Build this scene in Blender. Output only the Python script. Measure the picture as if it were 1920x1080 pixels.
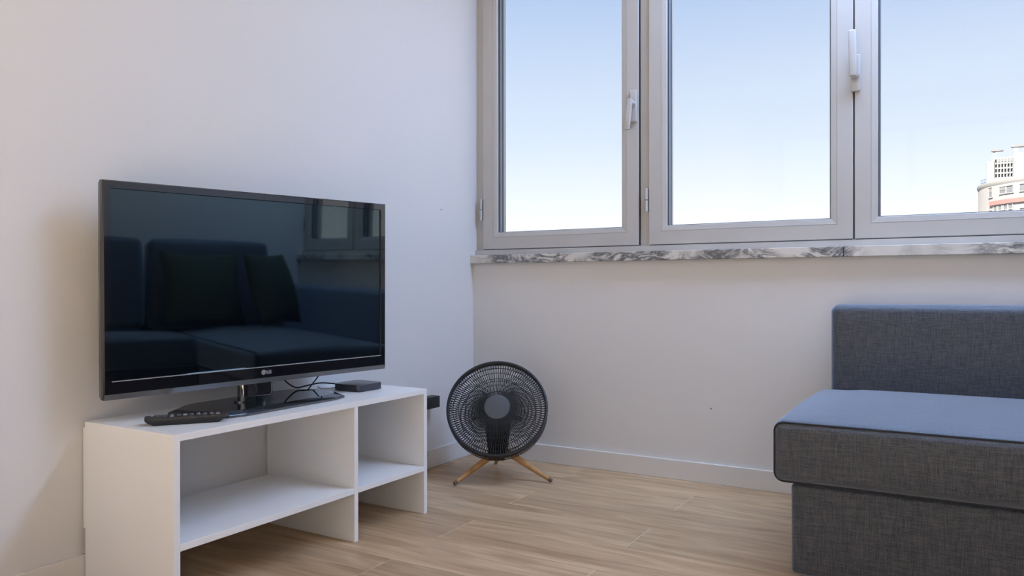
import bpy, bmesh, math, random
from mathutils import Matrix, Vector
random.seed(7)
for o in list(bpy.data.objects): bpy.data.objects.remove(o)
scene = bpy.context.scene
COL = scene.collection
PI = math.pi

# ------------------------------------------------------------------ camera
cam_d = bpy.data.cameras.new('camera'); cam = bpy.data.objects.new('camera', cam_d); COL.objects.link(cam)
cam_d.sensor_width = 36; cam_d.lens = 1463.76 / 1920 * 36; cam_d.clip_start = .05; cam_d.clip_end = 1000
F = Vector((-0.50904296, 0.86073566, -0.00306227)); R3 = Vector((0.860741, 0.50904147, -0.0013081)); U3 = Vector((-4.3289e-04, 3.3017e-03, 0.999994))
M = Matrix.Identity(4)
for i in range(3): M[i][0] = R3[i]; M[i][1] = U3[i]; M[i][2] = -F[i]
M[0][3], M[1][3], M[2][3] = 1.94932, -2.95098, 0.756
cam.matrix_world = M
scene.camera = cam

# ------------------------------------------------------------------ colour management
vs = scene.view_settings
scene.display_settings.display_device = 'sRGB'
vs.view_transform = 'Standard'; vs.look = 'None'; vs.gamma = 1; vs.use_curve_mapping = False
vs.exposure = 0.0

# ------------------------------------------------------------------ sky
SKY = 1.0
w = bpy.data.worlds.new('sky'); scene.world = w; w.use_nodes = True
nt = w.node_tree; nt.nodes.clear()
tc = nt.nodes.new('ShaderNodeTexCoord'); sp = nt.nodes.new('ShaderNodeSeparateXYZ'); rp = nt.nodes.new('ShaderNodeValToRGB')
bgn = nt.nodes.new('ShaderNodeBackground'); wo = nt.nodes.new('ShaderNodeOutputWorld')
nt.links.new(tc.outputs['Generated'], sp.inputs[0]); nt.links.new(sp.outputs['Z'], rp.inputs[0])
nt.links.new(rp.outputs[0], bgn.inputs[0]); nt.links.new(bgn.outputs[0], wo.inputs[0]); bgn.inputs[1].default_value = SKY
els = rp.color_ramp.elements
stops = [(0.0, (1.3, 1.3, 1.3)), (.06, (1.15, 1.17, 1.2)), (.12, (.95, 1.02, 1.12)), (.18, (.79, .90, 1.06)), (.26, (.66, .79, 1.0)), (.34, (.52, .67, .95)), (.6, (.38, .55, .92)), (1.0, (.30, .47, .88))]
while len(els) < len(stops): els.new(.5)
for e, (ps, c) in zip(els, stops): e.position = ps; e.color = (*c, 1)

# sun: high behind the house; lights the far building and falls through the added rear door onto the added rug
sd = bpy.data.lights.new('sun', 'SUN'); sd.energy = 32.0; sd.angle = .01; sd.color = (1, .83, .64)
sun = bpy.data.objects.new('sun', sd); COL.objects.link(sun)
sun.rotation_euler = Vector((.22, .75, -.85)).to_track_quat('-Z', 'Y').to_euler()

FILL = 19.5         # emission of the added ceiling fill light
FILL_COL = (.53, .76, 1.22)

# ------------------------------------------------------------------ material helpers
def mat(name, col, rough=.5, metal=0, spec=.5, ior=None, tint=None, coat=0, bump=None, vary=None, sheen=0):
    m = bpy.data.materials.new(name); m.use_nodes = True; n = m.node_tree; b = n.nodes['Principled BSDF']
    b.inputs['Base Color'].default_value = (*col, 1); b.inputs['Roughness'].default_value = rough; b.inputs['Metallic'].default_value = metal
    b.inputs['Specular IOR Level'].default_value = spec
    if ior: b.inputs['IOR'].default_value = ior
    if tint: b.inputs['Specular Tint'].default_value = (*tint, 1)
    if coat: b.inputs['Coat Weight'].default_value = coat; b.inputs['Coat Roughness'].default_value = .03
    if sheen: b.inputs['Sheen Weight'].default_value = sheen
    if vary:                                           # gentle colour mottling: (scale, amount)
        t = n.nodes.new('ShaderNodeTexCoord'); no = n.nodes.new('ShaderNodeTexNoise'); no.inputs['Scale'].default_value = vary[0]; no.inputs['Detail'].default_value = 3
        n.links.new(t.outputs['Object'], no.inputs['Vector'])
        r = n.nodes.new('ShaderNodeValToRGB'); k = vary[1]
        r.color_ramp.elements[0].position = .3; r.color_ramp.elements[1].position = .7
        r.color_ramp.elements[0].color = (*[c * (1 - k) for c in col], 1); r.color_ramp.elements[1].color = (*[c * (1 + k) for c in col], 1)
        n.links.new(no.outputs[0], r.inputs[0]); n.links.new(r.outputs[0], b.inputs['Base Color'])
    if bump:                                           # (scale, strength)
        t = n.nodes.new('ShaderNodeTexCoord'); no = n.nodes.new('ShaderNodeTexNoise'); no.inputs['Scale'].default_value = bump[0]; no.inputs['Detail'].default_value = 4
        bp = n.nodes.new('ShaderNodeBump'); bp.inputs['Strength'].default_value = bump[1]; bp.inputs['Distance'].default_value = .002
        n.links.new(t.outputs['Object'], no.inputs['Vector']); n.links.new(no.outputs[0], bp.inputs['Height']); n.links.new(bp.outputs[0], b.inputs['Normal'])
    return m

def wood_mat():
    m = bpy.data.materials.new('oak_plank'); m.use_nodes = True; n = m.node_tree; L = n.links.new; b = n.nodes['Principled BSDF']
    t = n.nodes.new('ShaderNodeTexCoord'); oi = n.nodes.new('ShaderNodeObjectInfo')
    ml = n.nodes.new('ShaderNodeVectorMath'); ml.operation = 'MULTIPLY'; ml.inputs[1].default_value = (37, 19, 11)
    cb = n.nodes.new('ShaderNodeCombineXYZ')
    for i in range(3): L(oi.outputs['Random'], cb.inputs[i])
    L(cb.outputs[0], ml.inputs[0])
    ad = n.nodes.new('ShaderNodeVectorMath'); ad.operation = 'ADD'; L(t.outputs['Object'], ad.inputs[0]); L(ml.outputs[0], ad.inputs[1])
    def noise(sc, scale, det, dist=0):
        mp = n.nodes.new('ShaderNodeMapping'); mp.inputs['Scale'].default_value = sc; L(ad.outputs[0], mp.inputs[0])
        no = n.nodes.new('ShaderNodeTexNoise'); no.inputs['Scale'].default_value = scale; no.inputs['Detail'].default_value = det; no.inputs['Distortion'].default_value = dist
        L(mp.outputs[0], no.inputs['Vector']); return no.outputs[0]
    big = noise((.8, 6, 1), 2.4, 5, 1.6); fine = noise((3, 90, 1), 2.0, 5, .3); fleck = noise((14, 160, 1), 1.6, 2)
    r1 = n.nodes.new('ShaderNodeValToRGB'); e = r1.color_ramp.elements
    e[0].position = .28; e[0].color = (.40, .25, .135, 1); e[1].position = .72; e[1].color = (.68, .49, .30, 1)
    L(big, r1.inputs[0])
    r2 = n.nodes.new('ShaderNodeValToRGB'); e = r2.color_ramp.elements
    e[0].position = .3; e[0].color = (.84, .82, .80, 1); e[1].position = .62; e[1].color = (1.04, 1.04, 1.04, 1); L(fine, r2.inputs[0])
    mx = n.nodes.new('ShaderNodeMix'); mx.data_type = 'RGBA'; mx.blend_type = 'MULTIPLY'; mx.inputs[0].default_value = 1
    L(r1.outputs[0], mx.inputs[6]); L(r2.outputs[0], mx.inputs[7])
    hsv = n.nodes.new('ShaderNodeHueSaturation'); L(mx.outputs[2], hsv.inputs['Color'])
    mr = n.nodes.new('ShaderNodeMapRange'); mr.inputs[3].default_value = .88; mr.inputs[4].default_value = 1.1; L(oi.outputs['Random'], mr.inputs[0]); L(mr.outputs[0], hsv.inputs['Value'])
    L(hsv.outputs[0], b.inputs['Base Color'])
    b.inputs['Roughness'].default_value = .38; b.inputs['Specular IOR Level'].default_value = .4
    bp = n.nodes.new('ShaderNodeBump'); bp.inputs['Strength'].default_value = .18; bp.inputs['Distance'].default_value = .001; L(fleck, bp.inputs['Height']); L(bp.outputs[0], b.inputs['Normal'])
    return m

def marble_mat():
    m = bpy.data.materials.new('marble'); m.use_nodes = True; n = m.node_tree; L = n.links.new; b = n.nodes['Principled BSDF']
    t = n.nodes.new('ShaderNodeTexCoord'); mp = n.nodes.new('ShaderNodeMapping'); mp.inputs['Rotation'].default_value = (0, .75, 0); mp.inputs['Scale'].default_value = (1, 1, 2.2); L(t.outputs['Object'], mp.inputs[0])
    a = n.nodes.new('ShaderNodeTexNoise'); a.inputs['Scale'].default_value = 6; a.inputs['Detail'].default_value = 6; a.inputs['Roughness'].default_value = .65; a.inputs['Distortion'].default_value = 1.4; L(mp.outputs[0], a.inputs['Vector'])
    s = n.nodes.new('ShaderNodeMath'); s.operation = 'SUBTRACT'; s.inputs[1].default_value = .5; L(a.outputs[0], s.inputs[0])
    ab = n.nodes.new('ShaderNodeMath'); ab.operation = 'ABSOLUTE'; L(s.outputs[0], ab.inputs[0])
    r = n.nodes.new('ShaderNodeValToRGB'); e = r.color_ramp.elements; e[0].position = 0; e[0].color = (.09, .095, .11, 1); e[1].position = .10; e[1].color = (.66, .64, .60, 1); L(ab.outputs[0], r.inputs[0])
    g = n.nodes.new('ShaderNodeTexNoise'); g.inputs['Scale'].default_value = 3.2; g.inputs['Detail'].default_value = 2; L(t.outputs['Object'], g.inputs['Vector'])
    gr = n.nodes.new('ShaderNodeValToRGB'); e = gr.color_ramp.elements; e[0].position = .45; e[0].color = (0, 0, 0, 1); e[1].position = .57; e[1].color = (1, 1, 1, 1); L(g.outputs[0], gr.inputs[0])
    mx = n.nodes.new('ShaderNodeMix'); mx.data_type = 'RGBA'; L(gr.outputs[0], mx.inputs[0]); mx.inputs[6].default_value = (.68, .655, .61, 1); L(r.outputs[0], mx.inputs[7])
    L(mx.outputs[2], b.inputs['Base Color']); b.inputs['Roughness'].default_value = .25
    return m

def fabric_mat(name, lo, hi, sc=1.0, rough=.52, sheen=1.0):
    m = bpy.data.materials.new(name); m.use_nodes = True; n = m.node_tree; L = n.links.new; b = n.nodes['Principled BSDF']
    t = n.nodes.new('ShaderNodeTexCoord'); outs = []
    for v in ((22, 420, 420), (420, 420, 22), (420, 22, 420)):
        mp = n.nodes.new('ShaderNodeMapping'); mp.inputs['Scale'].default_value = [q * sc for q in v]; L(t.outputs['Object'], mp.inputs[0])
        no = n.nodes.new('ShaderNodeTexNoise'); no.inputs['Scale'].default_value = 1; no.inputs['Detail'].default_value = 2; L(mp.outputs[0], no.inputs['Vector']); outs.append(no.outputs[0])
    a1 = n.nodes.new('ShaderNodeMath'); a1.operation = 'ADD'; L(outs[0], a1.inputs[0]); L(outs[1], a1.inputs[1])
    a2 = n.nodes.new('ShaderNodeMath'); a2.operation = 'ADD'; L(a1.outputs[0], a2.inputs[0]); L(outs[2], a2.inputs[1])
    dv = n.nodes.new('ShaderNodeMath'); dv.operation = 'DIVIDE'; dv.inputs[1].default_value = 3; L(a2.outputs[0], dv.inputs[0])
    r = n.nodes.new('ShaderNodeValToRGB'); e = r.color_ramp.elements; e[0].position = .40; e[0].color = (*lo, 1); e[1].position = .60; e[1].color = (*hi, 1); L(dv.outputs[0], r.inputs[0])
    L(r.outputs[0], b.inputs['Base Color']); b.inputs['Roughness'].default_value = rough; b.inputs['Specular IOR Level'].default_value = .5; b.inputs['Specular Tint'].default_value = (.75, .88, 1, 1)
    b.inputs['Sheen Weight'].default_value = sheen; b.inputs['Sheen Roughness'].default_value = .55; b.inputs['Sheen Tint'].default_value = (.6, .75, 1, 1)
    bp = n.nodes.new('ShaderNodeBump'); bp.inputs['Strength'].default_value = .35; bp.inputs['Distance'].default_value = .001; L(dv.outputs[0], bp.inputs['Height']); L(bp.outputs[0], b.inputs['Normal'])
    return m

def glass_mat():
    m = bpy.data.materials.new('window_glass'); m.use_nodes = True; n = m.node_tree; n.nodes.clear(); L = n.links.new
    o = n.nodes.new('ShaderNodeOutputMaterial'); tr = n.nodes.new('ShaderNodeBsdfTransparent'); gl = n.nodes.new('ShaderNodeBsdfGlossy'); lw = n.nodes.new('ShaderNodeLayerWeight'); mx = n.nodes.new('ShaderNodeMixShader')
    tr.inputs[0].default_value = (.992, .996, .997, 1); gl.inputs['Roughness'].default_value = 0; lw.inputs[0].default_value = .5
    pw = n.nodes.new('ShaderNodeMath'); pw.operation = 'POWER'; pw.inputs[1].default_value = 5; ma = n.nodes.new('ShaderNodeMath'); ma.operation = 'MULTIPLY_ADD'; ma.inputs[1].default_value = .5; ma.inputs[2].default_value = .015
    L(lw.outputs['Facing'], pw.inputs[0]); L(pw.outputs[0], ma.inputs[0])          # Schlick, the same from both sides
    L(ma.outputs[0], mx.inputs[0]); L(tr.outputs[0], mx.inputs[1]); L(gl.outputs[0], mx.inputs[2]); L(mx.outputs[0], o.inputs[0])
    return m

def emit_mat(name, col, s):
    m = bpy.data.materials.new(name); m.use_nodes = True; n = m.node_tree; b = n.nodes['Principled BSDF']
    b.inputs['Base Color'].default_value = (.8, .8, .8, 1); b.inputs['Emission Color'].default_value = (*col, 1); b.inputs['Emission Strength'].default_value = s
    return m

MT = dict(
    wall=mat('white_wall_paint', (.72, .71, .705), .75, spec=.25, bump=(180, .06), vary=(1.3, .012)),
    ceil=mat('white_ceiling_paint', (.66, .67, .69), .9, spec=.2, bump=(160, .05)),
    base=mat('white_skirting_paint', (.74, .72, .70), .4, bump=(60, .03)),
    wood=wood_mat(), joint=mat('plank_joint', (.88, .74, .56), .8, vary=(30, .1)),
    marble=marble_mat(), alu=mat('white_window_lacquer', (.50, .49, .475), .32, spec=.45, vary=(2, .01)),
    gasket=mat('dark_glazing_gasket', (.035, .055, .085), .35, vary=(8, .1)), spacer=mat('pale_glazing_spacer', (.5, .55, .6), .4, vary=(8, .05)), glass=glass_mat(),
    melamine=mat('white_melamine', (.88, .87, .855), .33, spec=.4, vary=(3, .012)), medge=mat('white_melamine_edge', (.82, .82, .83), .3, vary=(3, .01)),
    gloss=mat('gloss_black_plastic', (.006, .007, .009), .035, ior=2.0, spec=.7, vary=(3, .1)), bezel=mat('gloss_black_bezel', (.006, .006, .008), .02, ior=1.65, spec=.6, vary=(3, .1)),
    screen=mat('black_screen_glass', (.002, .003, .005), .03, ior=1.75, spec=.6, tint=(.72, .95, 1.0), vary=(2, .1)),
    bandm=mat('grey_gloss_trim', (.10, .10, .105), .18, ior=1.7, vary=(5, .05)), silver=mat('silver_trim', (.62, .62, .64), .3, metal=.6, vary=(5, .05)),
    matteblack=mat('matte_black_plastic', (.014, .015, .017), .42, vary=(20, .1)), charcoal=mat('charcoal_plastic', (.011, .012, .014), .5, vary=(15, .1)),
    boxtop=mat('dark_grey_box_plastic', (.045, .05, .062), .25, vary=(20, .08)), hub=mat('slate_grey_hub', (.075, .08, .088), .55, vary=(15, .05)),
    remote=mat('dark_remote_plastic', (.02, .019, .02), .3, vary=(30, .1)), key=mat('grey_remote_key', (.11, .11, .12), .4, vary=(30, .1)), keyw=mat('pale_remote_print', (.42, .43, .45), .5, vary=(30, .1)),
    beech=mat('beech_leg_wood', (.50, .27, .10), .45, vary=(40, .18)), rubber=mat('brown_rubber_foot', (.16, .09, .045), .7, vary=(40, .1)),
    fabric=fabric_mat('grey_heather_fabric', (.017, .0165, .020), (.094, .091, .099)), seam=mat('dark_seam_piping', (.03, .03, .034), .9, vary=(60, .15)),
    green=fabric_mat('olive_green_fabric', (.034, .045, .022), (.062, .078, .042), .8, .9, 0), cable=mat('black_cable_rubber', (.012, .013, .016), .45, vary=(40, .1)), cablew=mat('white_cable_rubber', (.6, .6, .6), .45, vary=(40, .05)),
    rug=mat('cream_bounce_rug', (.80, .74, .66), .95, bump=(300, .3), vary=(60, .05)),
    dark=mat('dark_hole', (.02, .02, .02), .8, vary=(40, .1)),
    render=mat('cream_render', (.175, .19, .215), .9, vary=(.5, .03)), pink=mat('salmon_band', (.21, .095, .10), .9, vary=(.5, .05)), pane=mat('far_window_glass', (.085, .10, .13), .6, vary=(.7, .15)), shade=mat('grey_shutter', (.11, .12, .14), .8, vary=(.8, .1)),
    bluem=mat('blue_railing_paint', (.05, .09, .17), .6, vary=(1, .1)), ground=mat('pale_ground', (.14, .13, .115), .95, vary=(.05, .1)),
    fill_rim=mat('fill_rim_paint', (.8, .8, .8), .4, vary=(5, .02)), fill_lamp=emit_mat('fill_diffuser', FILL_COL, FILL),
)

# ------------------------------------------------------------------ geometry helpers
def bx(bm, x0, x1, y0, y1, z0, z1, bev=0, seg=2):
    g = bmesh.ops.create_cube(bm, size=1)['verts']
    for v in g: v.co = Vector(((x0 + x1) / 2 + v.co.x * (x1 - x0), (y0 + y1) / 2 + v.co.y * (y1 - y0), (z0 + z1) / 2 + v.co.z * (z1 - z0)))
    if bev:
        es = list({e for v in g for e in v.link_edges})
        bmesh.ops.bevel(bm, geom=es, offset=bev, segments=seg, affect='EDGES', profile=.5)
    return bm
def box(*a, **k): return bx(bmesh.new(), *a, **k)
def frame_of(d):
    d = d.normalized(); a = Vector((0, 0, 1)) if abs(d.z) < .9 else Vector((1, 0, 0)); u = d.cross(a).normalized(); return u, d.cross(u)
def tube(bm, pts, rad, n=10, closed=False):
    pts = [Vector(p) for p in pts]; N = len(pts); rings = []
    rad = rad if isinstance(rad, (list, tuple)) else [rad] * N
    u = None
    for i, p in enumerate(pts):
        a = pts[(i - 1) % N] if (closed or i > 0) else p; b = pts[(i + 1) % N] if (closed or i < N - 1) else p
        d = (b - a).normalized()
        if u is None: u, v = frame_of(d)
        else: u = (u - d * u.dot(d)).normalized(); v = d.cross(u)
        rings.append([bm.verts.new(p + rad[i] * (math.cos(2 * PI * k / n) * u + math.sin(2 * PI * k / n) * v)) for k in range(n)])
    for i in range(N if closed else N - 1):
        A, B = rings[i], rings[(i + 1) % N]
        for k in range(n): bm.faces.new((A[k], A[(k + 1) % n], B[(k + 1) % n], B[k]))
    if not closed: bm.faces.new(rings[0][::-1]); bm.faces.new(rings[-1])
    return bm
def lathe(bm, prof, n=48, mtx=None, cap0=True, cap1=True):
    rings = []
    for r, z in prof:
        rings.append([bm.verts.new((r * math.cos(2 * PI * k / n), r * math.sin(2 * PI * k / n), z)) for k in range(n)])
    new = [v for g in rings for v in g]
    for A, B in zip(rings, rings[1:]):
        for k in range(n): bm.faces.new((A[k], A[(k + 1) % n], B[(k + 1) % n], B[k]))
    if cap0: bm.faces.new(rings[0][::-1])
    if cap1: bm.faces.new(rings[-1])
    if mtx:
        for v in new: v.co = mtx @ v.co
    return bm
def prism(bm, poly, z0, z1, bev=0):
    a = [bm.verts.new((x, y, z0)) for x, y in poly]; b = [bm.verts.new((x, y, z1)) for x, y in poly]; N = len(poly)
    fs = [bm.faces.new(a[::-1]), bm.faces.new(b)] + [bm.faces.new((a[i], a[(i + 1) % N], b[(i + 1) % N], b[i])) for i in range(N)]
    if bev:
        es = list({e for e in fs[1].edges})
        bmesh.ops.bevel(bm, geom=es, offset=bev, segments=2, affect='EDGES', profile=.5)
    return bm
def softbox(x0, x1, y0, y1, z0, z1, r, top=0, front=0, nseg=10, pu=4, pv=4):
    """rounded box of sampled faces; top bulges by 'top', sides by 'front'"""
    h = Vector(((x1 - x0) / 2, (y1 - y0) / 2, (z1 - z0) / 2)); c = Vector(((x0 + x1) / 2, (y0 + y1) / 2, (z0 + z1) / 2))
    T = [math.tan(math.radians(a)) for a in (0, 12, 24, 35, 45)]
    def axis(H):
        inner = H - r; mid = [-inner + 2 * inner * i / nseg for i in range(1, nseg)]
        pos = [inner + r * t for t in T]
        return [-q for q in pos[::-1]] + mid + pos
    ax = [axis(h[i]) for i in range(3)]
    bm = bmesh.new(); cache = {}
    def vert(p):
        key = tuple(round(q, 6) for q in p)
        if key in cache: return cache[key]
        p = Vector(p); q = Vector([max(-(h[i] - r), min(h[i] - r, p[i])) for i in range(3)]); d = p - q
        s = q + d.normalized() * r if d.length > 1e-9 else p
        u, v_, t = s.x / h.x, s.y / h.y, s.z / h.z
        b = (max(0, 1 - u ** pu)) * (max(0, 1 - v_ ** pv))
        if s.z > 0: s.z += top * b * t
        if front:
            s.y += front * (v_) * max(0, 1 - u ** 4) * max(0, 1 - t ** 2); s.x += front * u * max(0, 1 - v_ ** 4) * max(0, 1 - t ** 2)
        cache[key] = bm.verts.new(s + c); return cache[key]
    for a in range(3):
        b_, c_ = (a + 1) % 3, (a + 2) % 3
        for sgn in (-1, 1):
            for i in range(len(ax[b_]) - 1):
                for j in range(len(ax[c_]) - 1):
                    vs_ = []
                    for di, dj in ((0, 0), (1, 0), (1, 1), (0, 1)):
                        p = [0, 0, 0]; p[a] = sgn * h[a]; p[b_] = ax[b_][i + di]; p[c_] = ax[c_][j + dj]; vs_.append(vert(p))
                    if len(set(vs_)) < 3: continue
                    if sgn < 0: vs_ = vs_[::-1]
                    try: bm.faces.new(vs_)
                    except ValueError: pass
    return bm

MW = {}                                               # world matrices of roots
def obj(name, bm, m, parent=None, smooth=False, label=None, local=False, chain=None):
    """link a bmesh given in world coordinates as one mesh object (kept relative to its parent)"""
    if parent is not None and not local: bm.transform(MW[parent.name].inverted())
    me = bpy.data.meshes.new(name); bmesh.ops.recalc_face_normals(bm, faces=bm.faces) if bm.faces else None
    bm.to_mesh(me); bm.free()
    me.materials.append(MT[m] if isinstance(m, str) else m)
    if smooth:
        for p in me.polygons: p.use_smooth = True
        if smooth != True: me.set_sharp_from_angle(angle=math.radians(smooth))
    o = bpy.data.objects.new(name, me); COL.objects.link(o)
    if parent is not None: o.parent = parent; MW[o.name] = MW[parent.name]
    else: MW[o.name] = Matrix.Identity(4)
    if label: o['label'] = label
    return o
def thing(name, label, cat, mtx, group=None):
    o = bpy.data.objects.new(name, None); COL.objects.link(o); o.empty_display_size = .1
    if not isinstance(mtx, Matrix): mtx = Matrix.Translation(mtx)
    o.matrix_world = mtx; MW[o.name] = mtx.copy(); o['label'] = label; o['category'] = cat
    if group: o['group'] = group
    return o
def tag(o, label, cat, group=None):
    o['label'] = label; o['category'] = cat
    if group: o['group'] = group
    return o
def struct(name, bm, m, label=None, cat=None, **k):
    o = obj(name, bm, m, **k); o['kind'] = 'structure'
    if label: o['label'] = label
    if cat: o['category'] = cat
    return o

# ================================================================== ROOM SHELL
RX, RY, RZ = 3.12, -5.0, 2.55       # opposite wall, rear wall, ceiling
ZSILL, WTOP = .8919, 2.40
b = box(0, RX, RY, .16, -.06, -.0011)
floor = struct('floor', b, 'joint', 'oak-look plank floor with pale joints', 'floor')
PW, PL = .2115, 1.04
plank_me = {}
row = 0
y1 = .0
ys = [.0065 - PW * 0, ]
yj = [-.206 - PW * i for i in range(0, 24)]
edges = [0.0] + yj
for r in range(len(edges) - 1):
    ya, yb = edges[r], max(edges[r + 1], RY)
    if ya <= RY + .01: break
    off = .563 if r % 2 == 0 else 1.083 - PL
    xs = [0.0] + [q for q in (off + PL * k for k in range(0, 5)) if .02 < q < RX - .02] + [RX]
    for xa, xb_ in zip(xs, xs[1:]):
        key = (round(xb_ - xa, 4), round(ya - yb, 4))
        if key not in plank_me:
            bm = box(-key[0] / 2 + .0012, key[0] / 2 - .0012, -key[1] / 2 + .0006, key[1] / 2 - .0006, -.004, 0, bev=.0004, seg=1)
            me = bpy.data.meshes.new('plank'); bm.to_mesh(me); bm.free(); me.materials.append(MT['wood']); plank_me[key] = me
        o = bpy.data.objects.new('plank', plank_me[key]); COL.objects.link(o); o.location = ((xa + xb_) / 2, (ya + yb) / 2, 0); o.parent = floor

struct('wall_left', box(-.16, 0, RY - .16, .16, -.06, RZ + .1), 'wall', 'plain white painted wall behind the television', 'wall')
b = box(0, RX, 0, .16, -.004, ZSILL - .0365); bx(b, 0, RX, 0, .16, WTOP, RZ)
struct('wall_back', b, 'wall', 'white wall with the long window', 'wall')
struct('wall_right', box(RX, RX + .16, RY - .16, .16, -.06, RZ + .1), 'wall', 'white wall behind the sofa', 'wall')
b = box(0, .25, RY - .16, RY, -.06, RZ + .1); bx(b, 2.65, RX, RY - .16, RY, -.06, RZ + .1); bx(b, .25, 2.65, RY - .16, RY, 2.25, RZ + .1); bx(b, .25, 2.65, RY - .16, RY, -.06, 0)
struct('wall_rear', b, 'wall', 'white rear wall with an added balcony door', 'wall')
struct('ceiling', box(0, RX, RY, .16, RZ, RZ + .1), 'ceil', 'white ceiling', 'ceiling')
HB, TB = .0756, .012
def skirting(x0, x1, y0, y1): return box(x0, x1, y0, y1, 0, HB, bev=.002)
struct('baseboard_left', skirting(0, TB, RY + TB, -TB), 'base', 'white skirting board along the television wall', 'baseboard')
struct('baseboard_back', skirting(0, RX, -TB, 0), 'base', 'white skirting board under the window', 'baseboard')
struct('baseboard_right', skirting(RX - TB, RX, RY + TB, -TB), 'base', 'white skirting board behind the sofa', 'baseboard')
b = skirting(0, .25, RY, RY + TB); bx(b, 2.65, RX, RY, RY + TB, 0, HB)
struct('baseboard_rear', b, 'base', 'white skirting board on the rear wall', 'baseboard')
b = bmesh.new()
for q in ((.25, .31, 0, 2.25), (2.59, 2.65, 0, 2.25), (1.42, 1.48, .06, 2.19), (.31, 2.59, 2.19, 2.25), (.31, 2.59, 0, .06)): bx(b, q[0], q[1], RY - .12, RY - .05, q[2], q[3])
dr = struct('added_door_1', b, 'alu', 'added white framed glazed balcony door behind the viewer, letting sun in', 'door')  # unseen door, added so warm sun can fill the room from behind
for q in ((.31, 1.42), (1.48, 2.59)): obj('pane', box(q[0], q[1], RY - .09, RY - .086, .06, 2.19), 'glass', dr)

# ------------------------------------------------------------------ window
YF, YS = .034, .020                # fixed frame face, sash face
ZB = .919                          # sash bottom
ZT = WTOP - .035                   # sash top
sashes = [(.0405, .7865, 'L'), (.829, 1.5845, 'L'), (1.5895, 2.345, 'R'), (2.3875, 3.08, 'R')]
b = bmesh.new()
bx(b, 0, RX, YF, .11, ZSILL, ZB + .012); bx(b, 0, RX, YS - .003, YF, ZSILL, ZB - .0035); bx(b, 0, RX, YF, .11, ZT - .012, WTOP)
for xa, xb_ in ((0, .052), (.775, .841), (2.333, 2.399), (3.068, RX)): bx(b, xa, xb_, YF, .109, ZB + .012, ZT - .012)
win = struct('window_1', b, 'alu', 'long white framed window over a marble sill', 'window')
for xa, xb_ in ((0.0, 1.558), (1.5595, RX)):
    bm = box(xa, xb_, -.0246, .12, ZSILL - .0365, ZSILL, bev=.002)
    s = obj('window_sill', bm, 'marble', win, label='white marble sill slab with dark grey veins')
SB = .0745                         # sash profile width
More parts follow.
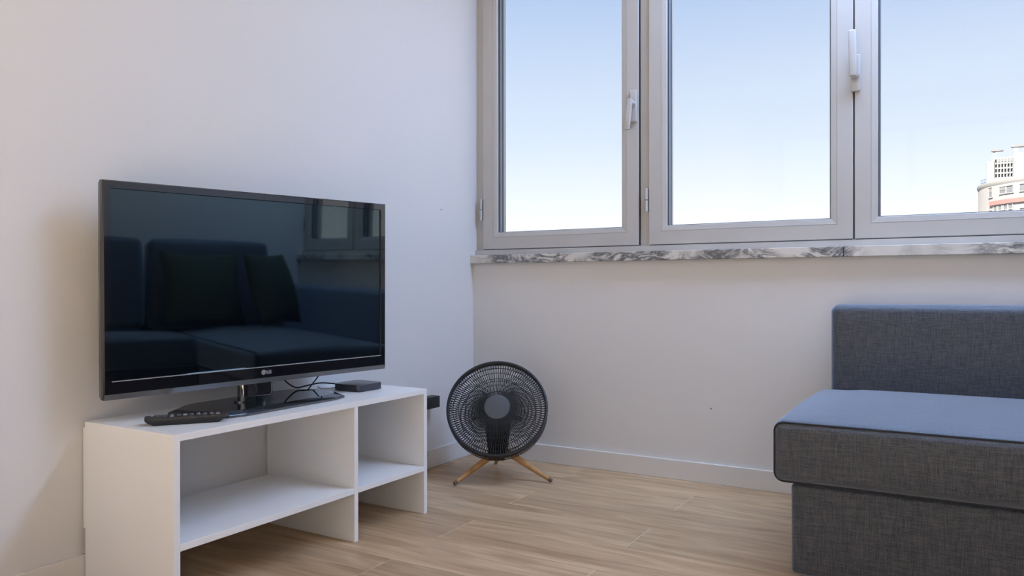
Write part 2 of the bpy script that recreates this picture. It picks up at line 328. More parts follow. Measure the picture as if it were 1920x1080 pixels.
for i, (xa, xb_, hinge) in enumerate(sashes):
    bm = bmesh.new()
    # mitred profile: outer face, small step, glazing bead sloping in
    def ring(inset, y): return [(xa + inset, y, ZB + inset), (xb_ - inset, y, ZB + inset), (xb_ - inset, y, ZT - inset), (xa + inset, y, ZT - inset)]
    prof = [(0, YF + .002), (0, YS + .002), (.002, YS), (.052, YS), (.0525, YS + .0015), (.0535, YS + .0015), (.054, YS), (.0725, YS + .003), (SB, YS + .006), (SB, YS + .016), (SB, .098), (0.004, .098), (.004, YF + .002)]
    rs = [[bm.verts.new(p) for p in ring(*q)] for q in prof]
    for A, B in zip(rs, rs[1:]):
        for k in range(4): bm.faces.new((A[k], A[(k + 1) % 4], B[(k + 1) % 4], B[k]))
    sash = obj('sash', bm, 'alu', win)
    x0, x1, z0, z1 = xa + SB, xb_ - SB, ZB + SB, ZT - SB
    def frm(name, y0, y1_, wd, m):
        bm = bmesh.new()
        bx(bm, x0, x0 + wd, y0, y1_, z0, z1); bx(bm, x1 - wd, x1, y0, y1_, z0, z1); bx(bm, x0 + wd, x1 - wd, y0, y1_, z0, z0 + wd * .6); bx(bm, x0 + wd, x1 - wd, y0, y1_, z1 - wd * .6, z1)
        return obj(name, bm, m, sash)
    frm('glazing_gasket', YS + .014, YS + .024, .004, 'gasket')
    frm('spacer_bar', YS + .027, YS + .032, .0045, 'spacer')
    frm('glazing_gasket', YS + .034, YS + .050, .005, 'gasket')
    for yy in (YS + .024, YS + .034):
        obj('pane', box(x0 + .001, x1 - .001, yy, yy + .003, z0 + .001, z1 - .001), 'glass', sash)
    if i in (0, 2): obj('edge_strip', box(xb_ + .0002, xb_ + .0032, YS + .003, YF - .0004, ZB, ZT) if i == 0 else box(xa - .0046, xa - .0006, YS + .006, YF + .02, ZB, ZT), 'dark', sash)  # thin dark strip beside the sash
    obj('edge_strip', box(xa + .004, xb_ - .004, YS + .004, YF - .0004, ZB - .0022, ZB - .0002), 'gasket', sash)  # thin dark strip below the sash
    # hinges
    hx = xa - .0085 if hinge == 'L' else xb_ + .0085
    if i in (0, 1, 3):
        for hz in (1.098, 2.25):
            bm = bmesh.new(); tube(bm, [(hx, YS - .004, hz - .047), (hx, YS - .004, hz - .0015)], .0062, 12); tube(bm, [(hx, YS - .004, hz + .0015), (hx, YS - .004, hz + .047)], .0062, 12)
            bx(bm, hx - .002, hx + .002, YS - .004, YF, hz - .047, hz + .047)
            h = obj('hinge', bm, 'alu', sash, smooth=40)
            obj('hinge_washer', tube(bmesh.new(), [(hx, YS - .004, hz - .0013), (hx, YS - .004, hz + .0013)], .0064, 12), 'dark', sash)
    # handles: back plate, boss and lever
    if i in (0, 2):
        if i == 0: px, pz0, pz1, sgn = .766, 1.415, 1.545, -1
        else: px, pz0, pz1, sgn = 1.5935, 1.433, 1.562, 1
        bm = box(px - .0155, px + .0155, YS - .011, YS, pz0, pz1, bev=.004, seg=3); obj('handle_plate', bm, 'alu', sash, smooth=40)
        if i == 0:
            hz = 1.489
            bm = bmesh.new(); tube(bm, [(px, YS - .008, hz), (px, YS - .040, hz)], [.0125, .0115], 16)
            pts = [(px - .001, YS - .030, hz + .004), (px - .001, YS - .047, hz - .004), (px - .002, YS - .050, hz - .04), (px - .003, YS - .052, hz - .108)]
            ln = bmesh.new(); bx(ln, -.0115, .0115, -.006, .006, -.112, .014, bev=.0045, seg=3)
            ln.transform(Matrix.Translation((px, YS - .045, hz)) @ Matrix.Rotation(math.radians(6), 4, 'Y')); tmp = bpy.data.meshes.new('t'); ln.to_mesh(tmp); ln.free(); bm.from_mesh(tmp); bpy.data.meshes.remove(tmp)
        else:
            hz = 1.490
            bm = bmesh.new(); tube(bm, [(px, YS - .008, hz), (px, YS - .040, hz)], [.0145, .0135], 16)
            ln = bmesh.new(); bx(ln, -.0125, .0125, -.006, .006, -.012, .150, bev=.0055, seg=3)
            ln.transform(Matrix.Translation((px - .004, YS - .045, hz)) @ Matrix.Rotation(math.radians(-1), 4, 'Y')); tmp = bpy.data.meshes.new('t'); ln.to_mesh(tmp); ln.free(); bm.from_mesh(tmp); bpy.data.meshes.remove(tmp)
        obj('handle_lever', bm, 'alu', sash, smooth=40)

# ------------------------------------------------------------------ ceiling fill light (added out of view, stands in for window daylight)
t = thing('added_fill_light', 'added long cool fill light on the ceiling, boosting the window daylight', 'fill_lamp', (2.07, -.40, RZ))
LX0, LX1, LY0, LY1 = 1.2, 2.95, -.60, -.20
b = bmesh.new()
for q in ((LX0 - .012, LX0, LY0 - .012, LY1 + .012), (LX1, LX1 + .012, LY0 - .012, LY1 + .012), (LX0, LX1, LY0 - .012, LY0), (LX0, LX1, LY1, LY1 + .012)): bx(b, q[0], q[1], q[2], q[3], RZ - .03, RZ)
obj('rim', b, 'fill_rim', t); obj('diffuser', box(LX0, LX1, LY0, LY1, RZ - .025, RZ - .015), 'fill_lamp', t)

# ================================================================== TV STAND
D, Y0, Y1, H, XB, YD, ZST, TP = .3728, -1.80286, -.85657, .4139, .01397, -1.20581, .15866, .01626
XB = .0145
SR = Matrix.Translation((XB, Y0, 0)) @ Matrix.Rotation(-.012378, 4, 'Z')
DD, LL = D - XB, Y1 - Y0           # local: x 0..DD, y 0..LL
stand = thing('tv_stand', 'low white open TV stand with a divider and two shelves', 'TV stand', SR)
def sp_(name, *a, m='melamine', **k): return obj(name, box(*a, bev=.0007, seg=1), m, stand, local=True, **k)
def panel(name, *a):
    o = sp_(name, *a)
    return o
panel('side_panel', 0, DD, 0, TP, 0, H); panel('side_panel', 0, DD, LL - TP, LL, 0, H)
panel('top_panel', 0, DD, TP, LL - TP, H - TP, H)
yd = YD - Y0
panel('divider_panel', 0, DD, yd, yd + TP, 0, H - TP)
panel('shelf', 0, DD, TP, yd, ZST - TP, ZST); panel('shelf', 0, DD, yd + TP, LL - TP, ZST - TP, ZST)
for q in (TP * .5 - .006, yd - .002, LL - TP * .5 - .006): panel('back_strip', -.0115, -.0002, q, q + .012, ZST - TP, H - TP)

# ================================================================== TELEVISION
E = Vector((0.17952668, 0.98371263, 0.00892417)); U = Vector((0.0140229, -0.01162959, 0.99983404)); N = Vector((0.98365315, -0.17937174, -0.01588232))
TVM = Matrix.Identity(4)
for i in range(3): TVM[i][0] = E[i]; TVM[i][1] = -N[i]; TVM[i][2] = U[i]
TVM.translation = Vector((0.1121, -1.8134, 0.4743))
BC = Vector((.185, -1.376, H))
tv = thing('television', 'black flat screen television on its glossy base on the TV stand', 'television', BC)
def tvobj(name, bm, m, parent=None, **k):
    bm.transform(TVM); return obj(name, bm, m, parent or tv, **k)
TW, TH = .89, .543
sx0, sx1, sz0, sz1 = .0195, .8695, .0455, .5235
b = bmesh.new()
def loopr(x0, x1, z0, z1, y): return [b.verts.new(p) for p in ((x0, y, z0), (x1, y, z0), (x1, y, z1), (x0, y, z1))]
loops = [loopr(.003, TW - .003, .003, TH - .003, .030), loopr(0, TW, 0, TH, .018), loopr(0, TW, 0, TH, .0035), loopr(.003, TW - .003, .0135, TH - .003, 0), loopr(sx0, sx1, sz0, sz1, 0), loopr(sx0 + .0016, sx1 - .0016, sz0 + .002, sz1 - .0016, .006)]
for A, B in zip(loops, loops[1:]):
    for k in range(4): b.faces.new((A[k], A[(k + 1) % 4], B[(k + 1) % 4], B[k]))
bez = tvobj('bezel', b, 'bezel')
tvobj('screen', box(sx0 + .001, sx1 - .001, .0045, .009, sz0 + .001, sz1 - .001), 'screen')
tvobj('screen_edge_glint', box(sx0 + .0005, sx1 - .0005, -.0008, .0004, sz0 - .0018, sz0 + .0004), 'silver', bez, label='thin silver line for the bevel reflection along the lower screen edge')  # silver colour stands in for light reflected by the bezel's inner bevel
# chamfered lower trim
b = bmesh.new(); pr = [(-.0006, .0135), (-.0006, .0125), (.0030, -.0008), (.018, -.0008), (.018, .0005), (.004, .0005)]
va = [b.verts.new((.002, y, z)) for y, z in pr]; vb = [b.verts.new((TW - .002, y, z)) for y, z in pr]
for k in range(len(pr)): b.faces.new((va[k], va[(k + 1) % len(pr)], vb[(k + 1) % len(pr)], vb[k]))
b.faces.new(va[::-1]); b.faces.new(vb)
tvobj('lower_trim', b, 'bandm', bez, label='grey glossy strip along the bottom')
b = bmesh.new()
for k in range(8):
    q = .69 + k * .0175; bx(b, q, q + .006, -.0002, .004, .0055, .0075)
for v in b.verts: v.co.y += -.0002 + (v.co.z - .0135) * -.26
tvobj('button_mark', b, 'silver', bez)
# back shell
b = bmesh.new(); a0 = [(.004, .004), (TW - .004, .004), (TW - .004, TH - .004), (.004, TH - .004)]; a1 = [(.12, .03), (TW - .12, .03), (TW - .12, TH - .06), (.12, TH - .06)]
q0 = [b.verts.new((x, .029, z)) for x, z in a0]; q1 = [b.verts.new((x, .036, z)) for x, z in a0]; q2 = [b.verts.new((x, .075, z)) for x, z in a1]
for A, B in ((q0, q1), (q1, q2)):
    for k in range(4): b.faces.new((A[k], A[(k + 1) % 4], B[(k + 1) % 4], B[k]))
b.faces.new(q0[::-1]); b.faces.new(q2)
tvobj('back_shell', b, 'matteblack')
# logo: round badge and letters
def text_bm(s, size, depth):
    cu = bpy.data.curves.new('t', 'FONT'); cu.body = s; cu.size = size; cu.extrude = depth; cu.align_x = 'LEFT'; cu.offset = size * .035
    o = bpy.data.objects.new('t', cu); COL.objects.link(o); bpy.context.view_layer.update()
    me = bpy.data.meshes.new_from_object(o.evaluated_get(bpy.context.evaluated_depsgraph_get())); bpy.data.objects.remove(o)
    bm = bmesh.new(); bm.from_mesh(me); bpy.data.meshes.remove(me); return bm
b = text_bm('LG', .0132, .0003); b.transform(Matrix.Translation((.4475, -.0004, .0246)) @ Matrix.Rotation(PI / 2, 4, 'X'))
tvobj('logo_lettering', b, 'silver', bez, label='silver letters LG')
b = bmesh.new(); RM = Matrix.Translation((.4385, 0, .0293)) @ Matrix.Rotation(PI / 2, 4, 'X')
lathe(b, [(.0072, 0), (.0072, .0006)], 28, RM)
badge = tvobj('logo_badge', b, 'silver', bez, label='round silver badge')
b = bmesh.new()
bx(b, .4378, .4388, -.00085, -.0005, .0262, .0325); bx(b, .4388, .4412, -.00085, -.0005, .0262, .0272); bx(b, .4345, .4360, -.00085, -.0005, .0310, .0325)
tube(b, [(.4385 + .0062 * math.cos(a), -.0007, .0293 + .0062 * math.sin(a)) for a in [math.radians(75 + 285 * k / 24) for k in range(25)]], .0004, 5)
bx(b, .4405, .4447, -.00085, -.0005, .0288, .0297)
tvobj('badge_mark', b, 'bandm', bez)
# neck and base
nc = Vector((0.1121, -1.8134, 0)) + .425 * E - .022 * N
ang = math.atan2(E.x, E.y)
NM = Matrix.Translation((nc.x, nc.y, 0)) @ Matrix.Rotation(-ang, 4, 'Z')   # local y along screen
b = bmesh.new(); pts = []
def rrect(hx, hy, r, n=6):
    out = []
    for cx, cy, s in ((hx - r, hy - r, 0), (-hx + r, hy - r, 90), (-hx + r, -hy + r, 180), (hx - r, -hy + r, 270)):
        for k in range(n + 1): a = math.radians(s + 90 * k / n); out.append((cx + r * math.cos(a), cy + r * math.sin(a)))
    return out
prism(b, rrect(.016, .053, .014), H + .012, .56); b.transform(NM)
obj('neck', b, 'gloss', tv, smooth=40)
b = bmesh.new()
oct_ = [(-.126, -.16), (-.126, .17), (-.112, .222), (-.02, .262), (.03, .262), (.112, .215), (.124, .17), (.124, -.17), (.112, -.215), (.045, -.262), (-.07, -.262), (-.112, -.20)]
prs = [[b.verts.new((x * kx + (dx if x > 0 else 0), y * ky, z)) for x, y in oct_] for kx, ky, dx, z in ((.985, .99, 0, 0), (1, 1, 0, .003), (1, 1, 0, .0065), (.99, .992, -.001, .0075), (.93, .93, -.022, .0130), (.925, .925, -.024, .0135))]
for A, B in zip(prs, prs[1:]):
    for k in range(len(oct_)): b.faces.new((A[k], A[(k + 1) % len(oct_)], B[(k + 1) % len(oct_)], B[k]))
b.faces.new(prs[0][::-1]); b.faces.new(prs[-1]); b.transform(Matrix.Translation((BC.x, BC.y, H + .0002)))
base = obj('base', b, 'gloss', tv)
b = bmesh.new(); prism(b, rrect(.02, .062, .016), 0, .004); b.transform(Matrix.Translation((0, 0, H + .0137)) @ NM)
obj('neck_collar', b, 'gloss', tv, smooth=40)

# ------------------------------------------------------------------ remote control
RMx = Matrix.Translation((.2585, -1.687, H)) @ Matrix.Rotation(math.atan2(.115, .150) * -1 + PI / 2, 4, 'Z')
rem = thing('remote_control', 'dark remote control lying on the near end of the TV stand', 'remote', RMx)
b = bmesh.new(); secs = []
for x, hw, zb in ((-.096, .017, .012), (-.090, .021, .007), (-.076, .0225, .0008), (-.03, .0225, .0), (.05, .0225, .0), (.074, .0225, .0008), (.090, .021, .010), (.096, .017, .014)):
    zt = .0205
    secs.append([b.verts.new(p) for p in ((x, -hw * .72, zb), (x, hw * .72, zb), (x, hw, zb + (zt - zb) * .7), (x, hw * .93, zt), (x, -hw * .93, zt), (x, -hw, zb + (zt - zb) * .7))])
for A, B in zip(secs, secs[1:]):
    for k in range(6): b.faces.new((A[k], A[(k + 1) % 6], B[(k + 1) % 6], B[k]))
b.faces.new(secs[0][::-1]); b.faces.new(secs[-1])
obj('body', b, 'remote', rem, local=True, smooth=35)
key_me = None
for i in range(11):
    for j in range(3):
        x, y = -.08 + i * .0152, (j - 1) * .012
        if key_me is None:
            bm = box(-.0046, .0046, -.0036, .0036, 0, .0016, bev=.0008, seg=1); key_me = bpy.data.meshes.new('key'); bm.to_mesh(key_me); bm.free(); key_me.materials.append(MT['key'])
            kw = key_me.copy(); kw.materials[0] = MT['keyw']
        o = bpy.data.objects.new('key', kw if (i * 3 + j) % 7 == 2 else key_me); COL.objects.link(o); o.parent = rem; o.location = (x, y, .0205)

# ------------------------------------------------------------------ set-top box and cables
stb = thing('media_box', 'small dark square media box at the far end of the TV stand', 'media box', (.1985, -.990, H))
b = bmesh.new(); prism(b, [(x + .1985, y - .990) for x, y in rrect(.0575, .0585, .017)], H + .002, H + .0225, bev=.0025); obj('body', b, 'boxtop', stb, smooth=40)
b = bmesh.new(); prism(b, [(x + .1985, y - .990) for x, y in rrect(.052, .053, .015)], H, H + .002); obj('foot_pad', b, 'matteblack', stb)
b = bmesh.new(); prism(b, [(x + .1985, y - .990) for x, y in rrect(.0572, .0582, .0168)], H + .0050, H + .0058); b2 = b
for v in b.verts: v.co.x = .1985 + (v.co.x - .1985) * 1.004; v.co.y = -.990 + (v.co.y + .990) * 1.004
obj('seam_line', b, 'matteblack', stb)
def smooth_path(P, n=10):
    P = [Vector(p) for p in P]; out = []
    for i in range(len(P) - 1):
        p0, p1, p2, p3 = P[max(i - 1, 0)], P[i], P[i + 1], P[min(i + 2, len(P) - 1)]
        for k in range(n):
            t = k / n; out.append(.5 * ((2 * p1) + (p2 - p0) * t + (2 * p0 - 5 * p1 + 4 * p2 - p3) * t * t + (3 * p1 - p0 - 3 * p2 + p3) * t ** 3))
    out.append(P[-1]); return out
tag(obj('video_cable', tube(bmesh.new(), smooth_path([(.12, -1.30, .56), (.10, -1.235, .490), (.10, -1.219, .4636), (.10, -1.1926, .444), (.10, -1.1656, .4330), (.10, -1.1242, .4348), (.10, -1.0646, .4369), (.115, -1.02, .431), (.139, -.99, .4262)]), .0024, 8), 'cable', smooth=True), 'thin black cable looping from the television to the media box', 'cable')
tag(obj('power_cable', tube(bmesh.new(), smooth_path([(.13, -1.06, .53), (.115, -1.06, .49), (.10, -1.0718, .4604), (.095, -1.09, .440), (.085, -1.110, .4166), (.06, -1.12, .4164), (.035, -1.12, .4164)]), .0022, 8), 'cable', smooth=True), 'thin black cable dropping straight down behind the television', 'cable')
tag(obj('power_lead', tube(bmesh.new(), smooth_path([(.139, -1.01, .4225), (.118, -1.035, .4172), (.095, -1.05, .4162), (.07, -1.035, .4162), (.04, -1.015, .4162)]), .0018, 8), 'cablew', smooth=True), 'short white cable curling behind the media box', 'cable')
# adapter on the wall, past the stand's far end
ad = thing('plug_adapter', 'black plug adapter on the wall beyond the TV stand', 'plug adapter', (0, -.39, .278))
obj('body', box(.006, .05, -.455, -.3245, .254, .302, bev=.004, seg=3), 'matteblack', ad, smooth=40)
obj('socket_plate', box(0, .0058, -.475, -.395, .238, .318, bev=.002), 'melamine', ad)

# ================================================================== FAN
FC = Vector((.3548, -.37, .2805)); fa = Vector((.47, -.88, 0)).normalized(); el = math.radians(31)
fn = fa * math.cos(el) + Vector((0, 0, 1)) * math.sin(el); fr_ = Vector((0, 0, 1)).cross(fa).normalized(); fu = fn.cross(fr_).normalized()
FM = Matrix.Identity(4)
for i in range(3): FM[i][0] = fr_[i]; FM[i][1] = fu[i]; FM[i][2] = fn[i]
FM.translation = FC
fan = thing('floor_fan', 'round black cage fan on three wooden legs in the corner', 'fan', (.346, -.33, 0))
def fobj(name, bm, m, parent=None, **k): bm.transform(FM); return obj(name, bm, m, parent or fan, **k)
R = .198
b = bmesh.new(); lathe(b, [(R - .010, -.004), (R - .012, .0045), (R - .007, .009), (R - .001, .008), (R, .002), (R - .001, -.020), (R - .006, -.022), (R - .009, -.018), (R - .010, -.004)], 96, cap0=False, cap1=False)
fobj('front_ring', b, 'charcoal', smooth=50)
def spokes(b, n, r0, r1, zf, wd, th, ph=0, steps=4):
    for k in range(n):
        a = 2 * PI * k / n + ph; ca, sa = math.cos(a), math.sin(a); prev = None
        for s in range(steps + 1):
            r = r0 + (r1 - r0) * s / steps; z = zf(r)
            cur = [b.verts.new((r * ca - t * sa, r * sa + t * ca, z + h)) for t, h in ((-wd / 2, 0), (wd / 2, 0), (wd / 2, -th), (-wd / 2, -th))]
            if prev:
                for q in range(4): b.faces.new((prev[q], prev[(q + 1) % 4], cur[(q + 1) % 4], cur[q]))
            else: b.faces.new(cur)
            prev = cur
        b.faces.new(prev[::-1])
def torus(b, r, z, t, n=72):
    tube(b, [(r * math.cos(2 * PI * k / n), r * math.sin(2 * PI * k / n), z) for k in range(n)], t, 6, closed=True)
zf = lambda r: .010 - .016 * (r / R) ** 2
b = bmesh.new(); spokes(b, 116, .046, R - .008, zf, .0020, .005)
for r in (.066, .096, .124, .150, .172): torus(b, r, zf(r) - .004, .0013)
o = fobj('front_grille', b, 'charcoal', label='radial black grille bars'); o['kind'] = 'stuff'
zr = lambda r: -.100 + .055 * (r / R) ** 4
b = bmesh.new(); spokes(b, 116, .040, R - .003, zr, .0015, .003, .02, 6)
for k in range(116):
    a = 2 * PI * k / 116 + .02; tube(b, [((R - .004) * math.cos(a), (R - .004) * math.sin(a), -.019), ((R - .002) * math.cos(a), (R - .002) * math.sin(a), -.035), ((R - .004) * math.cos(a), (R - .004) * math.sin(a), zr(R - .003))], .0014, 4)
for r in (.07, .11, .15, R - .006): torus(b, r, zr(r), .0014)
o = fobj('rear_grille', b, 'charcoal', label='rear cage of black bars'); o['kind'] = 'stuff'
b = bmesh.new(); lathe(b, [(.0505, .002), (.0515, .010), (.049, .0135), (.045, .0145), (.0, .0150)][:4], 56); fobj('hub_cap', b, 'hub', smooth=40)
b = bmesh.new(); lathe(b, [(.030, -.115), (.046, -.105), (.046, -.060), (.020, -.055), (.018, -.01)], 40); fobj('motor_housing', b, 'charcoal', smooth=40)
for k in range(5):
    a = math.radians(270 + 72 * k); b = bmesh.new(); rows = []
    for s in range(6):
        r = .018 + .085 * s / 5; wdt = .020 + .020 * math.sin(PI * (.15 + .75 * s / 5)); pt = math.radians(74 - 14 * s / 5)
        rows.append([b.verts.new((r, q * wdt * math.cos(pt), -.036 + q * wdt * math.sin(pt) * .55 + dz)) for q, dz in ((-.5, 0), (0, .002), (.5, 0), (.5, -.0015), (0, .0005), (-.5, -.0015))])
    for A, B in zip(rows, rows[1:]):
        for q in range(6): b.faces.new((A[q], A[(q + 1) % 6], B[(q + 1) % 6], B[q]))
    b.faces.new(rows[0][::-1]); b.faces.new(rows[-1]); b.transform(Matrix.Rotation(a, 4, 'Z'))
    fobj('blade', b, 'charcoal', smooth=True)
# support arm from the motor down to the legs
b = bmesh.new(); secs = []
for y, hw, z0, z1 in ((-.01, .050, -.112, -.085), (-.07, .047, -.106, -.080), (-.14, .036, -.088, -.066), (-.190, .030, -.062, -.040)):
    secs.append([b.verts.new(p) for p in ((-hw, y, z0), (hw, y, z0), (hw, y, z1), (-hw, y, z1))])
for A, B in zip(secs, secs[1:]):
    for k in range(4): b.faces.new((A[k], A[(k + 1) % 4], B[(k + 1) % 4], B[k]))
b.faces.new(secs[0][::-1]); b.faces.new(secs[-1]); fobj('support_arm', b, 'charcoal')
ap = Vector((.352, -.335, .118))
b = bmesh.new(); tube(b, [ap + Vector((0, 0, .03)), ap + Vector((0, 0, -.016))], [.03, .026], 20); obj('leg_socket', b, 'charcoal', fan, smooth=40)
for fx, fy in ((.2633, -.5255), (.5577, -.3073), (.217, -.157)):
    ft = Vector((fx, fy, .0)); d = (Vector((fx, fy, 0)) - Vector((ap.x, ap.y, 0))).normalized()
    top = ap + d * .012 + Vector((0, 0, -.006)); f0 = ft + Vector((0, 0, .0105)); ax = (top - f0).normalized()
    lg = obj('leg', tube(bmesh.new(), [f0 + ax * .010, f0 + ax * .05, f0 + (top - f0) * .6, top], [.0078, .009, .0122, .0135], 16), 'beech', fan, smooth=50)
    obj('foot_tip', tube(bmesh.new(), [f0 - ax * .004, f0 + ax * .010], [.0072, .0079], 16), 'rubber', lg, smooth=50)

# ================================================================== SOFA
sofa = thing('sofa', 'dark grey heather fabric corner sofa under the window', 'sofa', (2.3, -.9, 0))
AX = 1.535
obj('chaise_base', softbox(1.549, 2.86, -.884, -.03, .022, .2535, .012), 'fabric', sofa, smooth=60)
SX0, SY0, SZ1 = 1.508, -.905, .412
obj('chaise_seat', softbox(SX0, 2.80, SY0, -.190, .2545, SZ1, .024, top=.036, front=.006, pu=12, pv=2), 'fabric', sofa, smooth=60)
def front_piping(x0, x1, z0, z1, y, r=.022):
    pts = []
    for cx, cz, st in ((x1 - r, z1 - r, 0), (x0 + r, z1 - r, 90), (x0 + r, z0 + r, 180), (x1 - r, z0 + r, 270)):
        for k in range(7): a = math.radians(st + 15 * k); pts.append((cx + r * math.cos(a), y, cz + r * math.sin(a)))
    return pts
obj('seam_piping', tube(bmesh.new(), front_piping(SX0 + .004, 2.795, .2595, SZ1 - .004, SY0 + .0075), .0026, 8, closed=True), 'seam', sofa, smooth=True)
obj('window_arm', softbox(AX + .006, 3.09, -.195, -.03, .255, .692, .026, top=.002), 'fabric', sofa, smooth=60, label='low arm along the window wall')
obj('main_base', softbox(2.40, 2.86, -2.35, -.888, .022, .2535, .012), 'fabric', sofa, smooth=60)
obj('main_seat', softbox(2.36, 2.80, -2.37, -.910, .2545, .415, .024, top=.018, front=.005), 'fabric', sofa, smooth=60)
obj('back_frame', softbox(2.865, 3.09, -2.37, -.20, .022, .70, .02), 'fabric', sofa, smooth=60)
for ya, yb in ((-1.045, -.345), (-1.80, -1.085)):
    bm = softbox(-.07, .07, -(yb - ya) / 2, (yb - ya) / 2, 0, .52, .035, top=.01, front=.012)
    bm.transform(Matrix.Translation((2.795, (ya + yb) / 2, .43)) @ Matrix.Rotation(math.radians(9), 4, 'Y'))
    obj('back_cushion', bm, 'fabric', sofa, smooth=60)
for x, y in ((1.60, -.83), (1.60, -.09), (2.80, -2.28), (2.46, -2.28), (2.46, -.95), (2.8, -.09)):
    obj('foot', tube(bmesh.new(), [(x, y, 0), (x, y, .024)], [.02, .024], 16), 'matteblack', sofa)
def pillow(name, label, mtx, s=.46, t=.085):
    b = bmesh.new(); n = 16; G = {}
    for side in (1, -1):
        for i in range(n + 1):
            for j in range(n + 1):
                u, v = -1 + 2 * i / n, -1 + 2 * j / n
                if side < 0 and (i in (0, n) or j in (0, n)): G[(side, i, j)] = G[(1, i, j)]; continue
                pin = 1 - .07 * (1 - u * u) * (v * v) ; pin2 = 1 - .07 * (1 - v * v) * (u * u)
                hgt = t * ((1 - u ** 2) ** .55) * ((1 - v ** 2) ** .55)
                G[(side, i, j)] = b.verts.new((u * s / 2 * pin2, v * s / 2 * pin, side * hgt))
    for side in (1, -1):
        for i in range(n):
            for j in range(n):
                f = [G[(side, i, j)], G[(side, i + 1, j)], G[(side, i + 1, j + 1)], G[(side, i, j + 1)]]; b.faces.new(f if side > 0 else f[::-1])
    b.transform(mtx); return tag(obj(name, b, 'green', smooth=True), label, 'pillow')
def pm(loc, rx, ry, rz): return Matrix.Translation(loc) @ Matrix.Rotation(rz, 4, 'Z') @ Matrix.Rotation(ry, 4, 'Y') @ Matrix.Rotation(rx, 4, 'X')
pillow('throw_pillow', 'dark green throw pillow leaning on the back cushion, mirrored in the television', pm((2.625, -.80, .665), 0, math.radians(-72), 0), .45)
pillow('throw_pillow', 'dark green throw pillow propped in the sofa corner, mirrored in the television', pm((2.49, -.435, .672), 0, math.radians(-72), math.radians(-38)), .44)

tag(obj('added_bounce_rug', box(.3, 2.9, -4.9, -3.05, 0, .008, bev=.003), 'rug'), 'added cream woven rug bouncing sun in front of the balcony door', 'rug')  # unseen pale rug, added to bounce sunlight back into the room

# small wall blemishes
for nm, loc, ax, lb in (('wall_plug_hole', (0, -.2465, 1.0796), 'x', 'tiny drilled hole in the wall above the television'), ('screw_head', (1.0859, 0, .2856), 'y', 'tiny screw head in the wall beneath the window')):
    b = bmesh.new(); lathe(b, [(.003, 0), (.003, .0008), (.0015, .0014)], 10)
    b.transform(Matrix.Translation(loc) @ (Matrix.Rotation(PI / 2, 4, 'Y') if ax == 'x' else Matrix.Rotation(PI / 2, 4, 'X')))
    tag(obj(nm, b, 'shade'), lb, 'wall fitting')

# ================================================================== OUTSIDE
struct('ground', box(-200, 200, -120, 320, -15.5, -15), 'ground', 'ground far below the window', 'ground')
AXC, CR, ROOF = Vector((18.57, 146.1)), 16.0, 16.7
bld = thing('apartment_tower', 'round cream apartment building seen through the window on the right', 'building', (AXC.x, AXC.y, -15))
BM_ = Matrix.Translation((AXC.x, AXC.y, 0))
b = bmesh.new(); lathe(b, [(CR, -15), (CR, ROOF - .7)], 96, BM_); obj('wall', b, 'render', bld, smooth=40)
b = bmesh.new(); lathe(b, [(CR, ROOF - .7), (CR + .18, ROOF - .35), (CR + .18, ROOF), (CR - 2, ROOF + .25), (.5, ROOF + .4)], 96, BM_); obj('roof', b, 'render', bld, smooth=30)
def arcbox(b, a0, a1, r0, r1, z0, z1, n=None):
    n = n or max(1, int(abs(a1 - a0) / 3)); prev = None
    for k in range(n + 1):
        a = math.radians(a0 + (a1 - a0) * k / n); s, c = math.sin(a), -math.cos(a)
        cur = [b.verts.new((AXC.x + r * s, AXC.y + r * c, z)) for r, z in ((r0, z0), (r1, z0), (r1, z1), (r0, z1))]
        if prev:
            for q in range(4): b.faces.new((prev[q], prev[(q + 1) % 4], cur[(q + 1) % 4], cur[q]))
        else: b.faces.new(cur)
        prev = cur
    b.faces.new(prev[::-1]); return b
def far_window(a0, a1, z0, z1, shut=False):
    b = bmesh.new(); t = .35
    arcbox(b, a0 - t, a0, CR - .1, CR + .12, z0, z1); arcbox(b, a1, a1 + t, CR - .1, CR + .12, z0, z1); arcbox(b, a0 - t, a1 + t, CR - .1, CR + .14, z1, z1 + .12); arcbox(b, a0 - t, a1 + t, CR - .1, CR + .15, z0 - .12, z0)
    w_ = obj('window', b, 'render', bld)
    obj('pane', arcbox(bmesh.new(), a0, a1, CR - .05, CR + .03, z0, z1), 'pane', w_)
    if shut: obj('shutter', arcbox(bmesh.new(), a0, a1, CR, CR + .07, z0 + (z1 - z0) * .5, z1), 'shade', w_)
for fl in range(0, 6):
    dz = -3.55 * fl
    far_window(-65.3, -62, 14.36 + dz, 15.8 + dz, True); far_window(-55.5, -51, 14.6 + dz, 15.6 + dz, True); far_window(-50.4, -46.2, 14.6 + dz, 15.6 + dz); far_window(-42, -35, 14.6 + dz, 15.6 + dz)
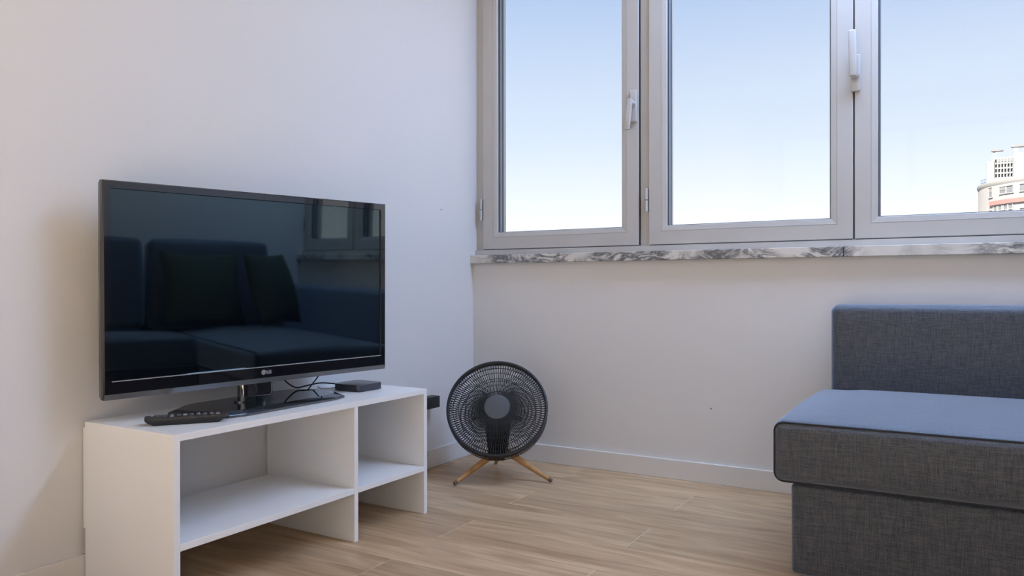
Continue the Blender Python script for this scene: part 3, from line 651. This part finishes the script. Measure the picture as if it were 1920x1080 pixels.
for fl in range(0, 6):
    dz = -3.55 * fl
    obj('balcony_band', arcbox(bmesh.new(), -64, 20, CR - .1, CR + .25, 13.0 + dz, 13.65 + dz), 'pink', bld, label='salmon pink balcony band')
    for a0 in (-60.5, -56.5, -52.5, -49):
        if fl == 0: far_window(a0, a0 + 2.6, 11.75, 12.85)
# rooftop block with a lattice of openings
yb0 = 142.0
b = bmesh.new(); bx(b, 3.71, 4.78, yb0, yb0 + 3, ROOF - .2, 20.3); obj('stair_block', b, 'render', bld)
b = bmesh.new(); NX, NZ = 6, 4; xa, xb_, za, zb = 4.78, 7.27, 17.6, 20.7
bx(b, xa, xb_, yb0, yb0 + .3, ROOF - .2, za)
for k in range(NX + 1): q = xa + (xb_ - xa) * k / NX; bx(b, q - .07, q + .07, yb0, yb0 + .3, za, zb)
for k in range(NZ + 1): q = za + (zb - za) * k / NZ; bx(b, xa, xb_, yb0 - .01, yb0 + .29, q - .12, q + .12)
obj('lattice_screen', b, 'render', bld, label='lattice of square openings')
obj('lattice_back', box(xa, xb_, yb0 + .8, yb0 + 3, ROOF - .2, zb), 'shade', bld)
obj('chimney', box(4.57, 4.90, yb0 + .3, yb0 + .8, 20.0, 22.0), 'render', bld); obj('chimney_cap', box(4.35, 6.0, yb0 + .1, yb0 + 1.0, 21.9, 22.15), 'shade', bld)
obj('chimney', box(7.30, 7.90, yb0, yb0 + .8, ROOF - .2, 22.4), 'render', bld); obj('chimney_cap', box(7.0, 8.7, yb0 - .1, yb0 + .9, 22.3, 22.6), 'shade', bld)
obj('rooftop_room', box(7.9, 16, yb0, yb0 + 6, ROOF - .2, 21.4), 'render', bld)
b = bmesh.new()
for k in range(5): tube(b, [(2.95 + .17 * k, 145.2 - .5 * k, ROOF - .4), (2.95 + .17 * k, 145.2 - .5 * k, ROOF + 1.0)], .035, 6)
for z in (ROOF + .5, ROOF + 1.0): tube(b, [(2.95, 145.2, z), (3.63, 143.2, z)], .035, 6)
obj('railing', b, 'bluem', bld, label='blue roof railing')
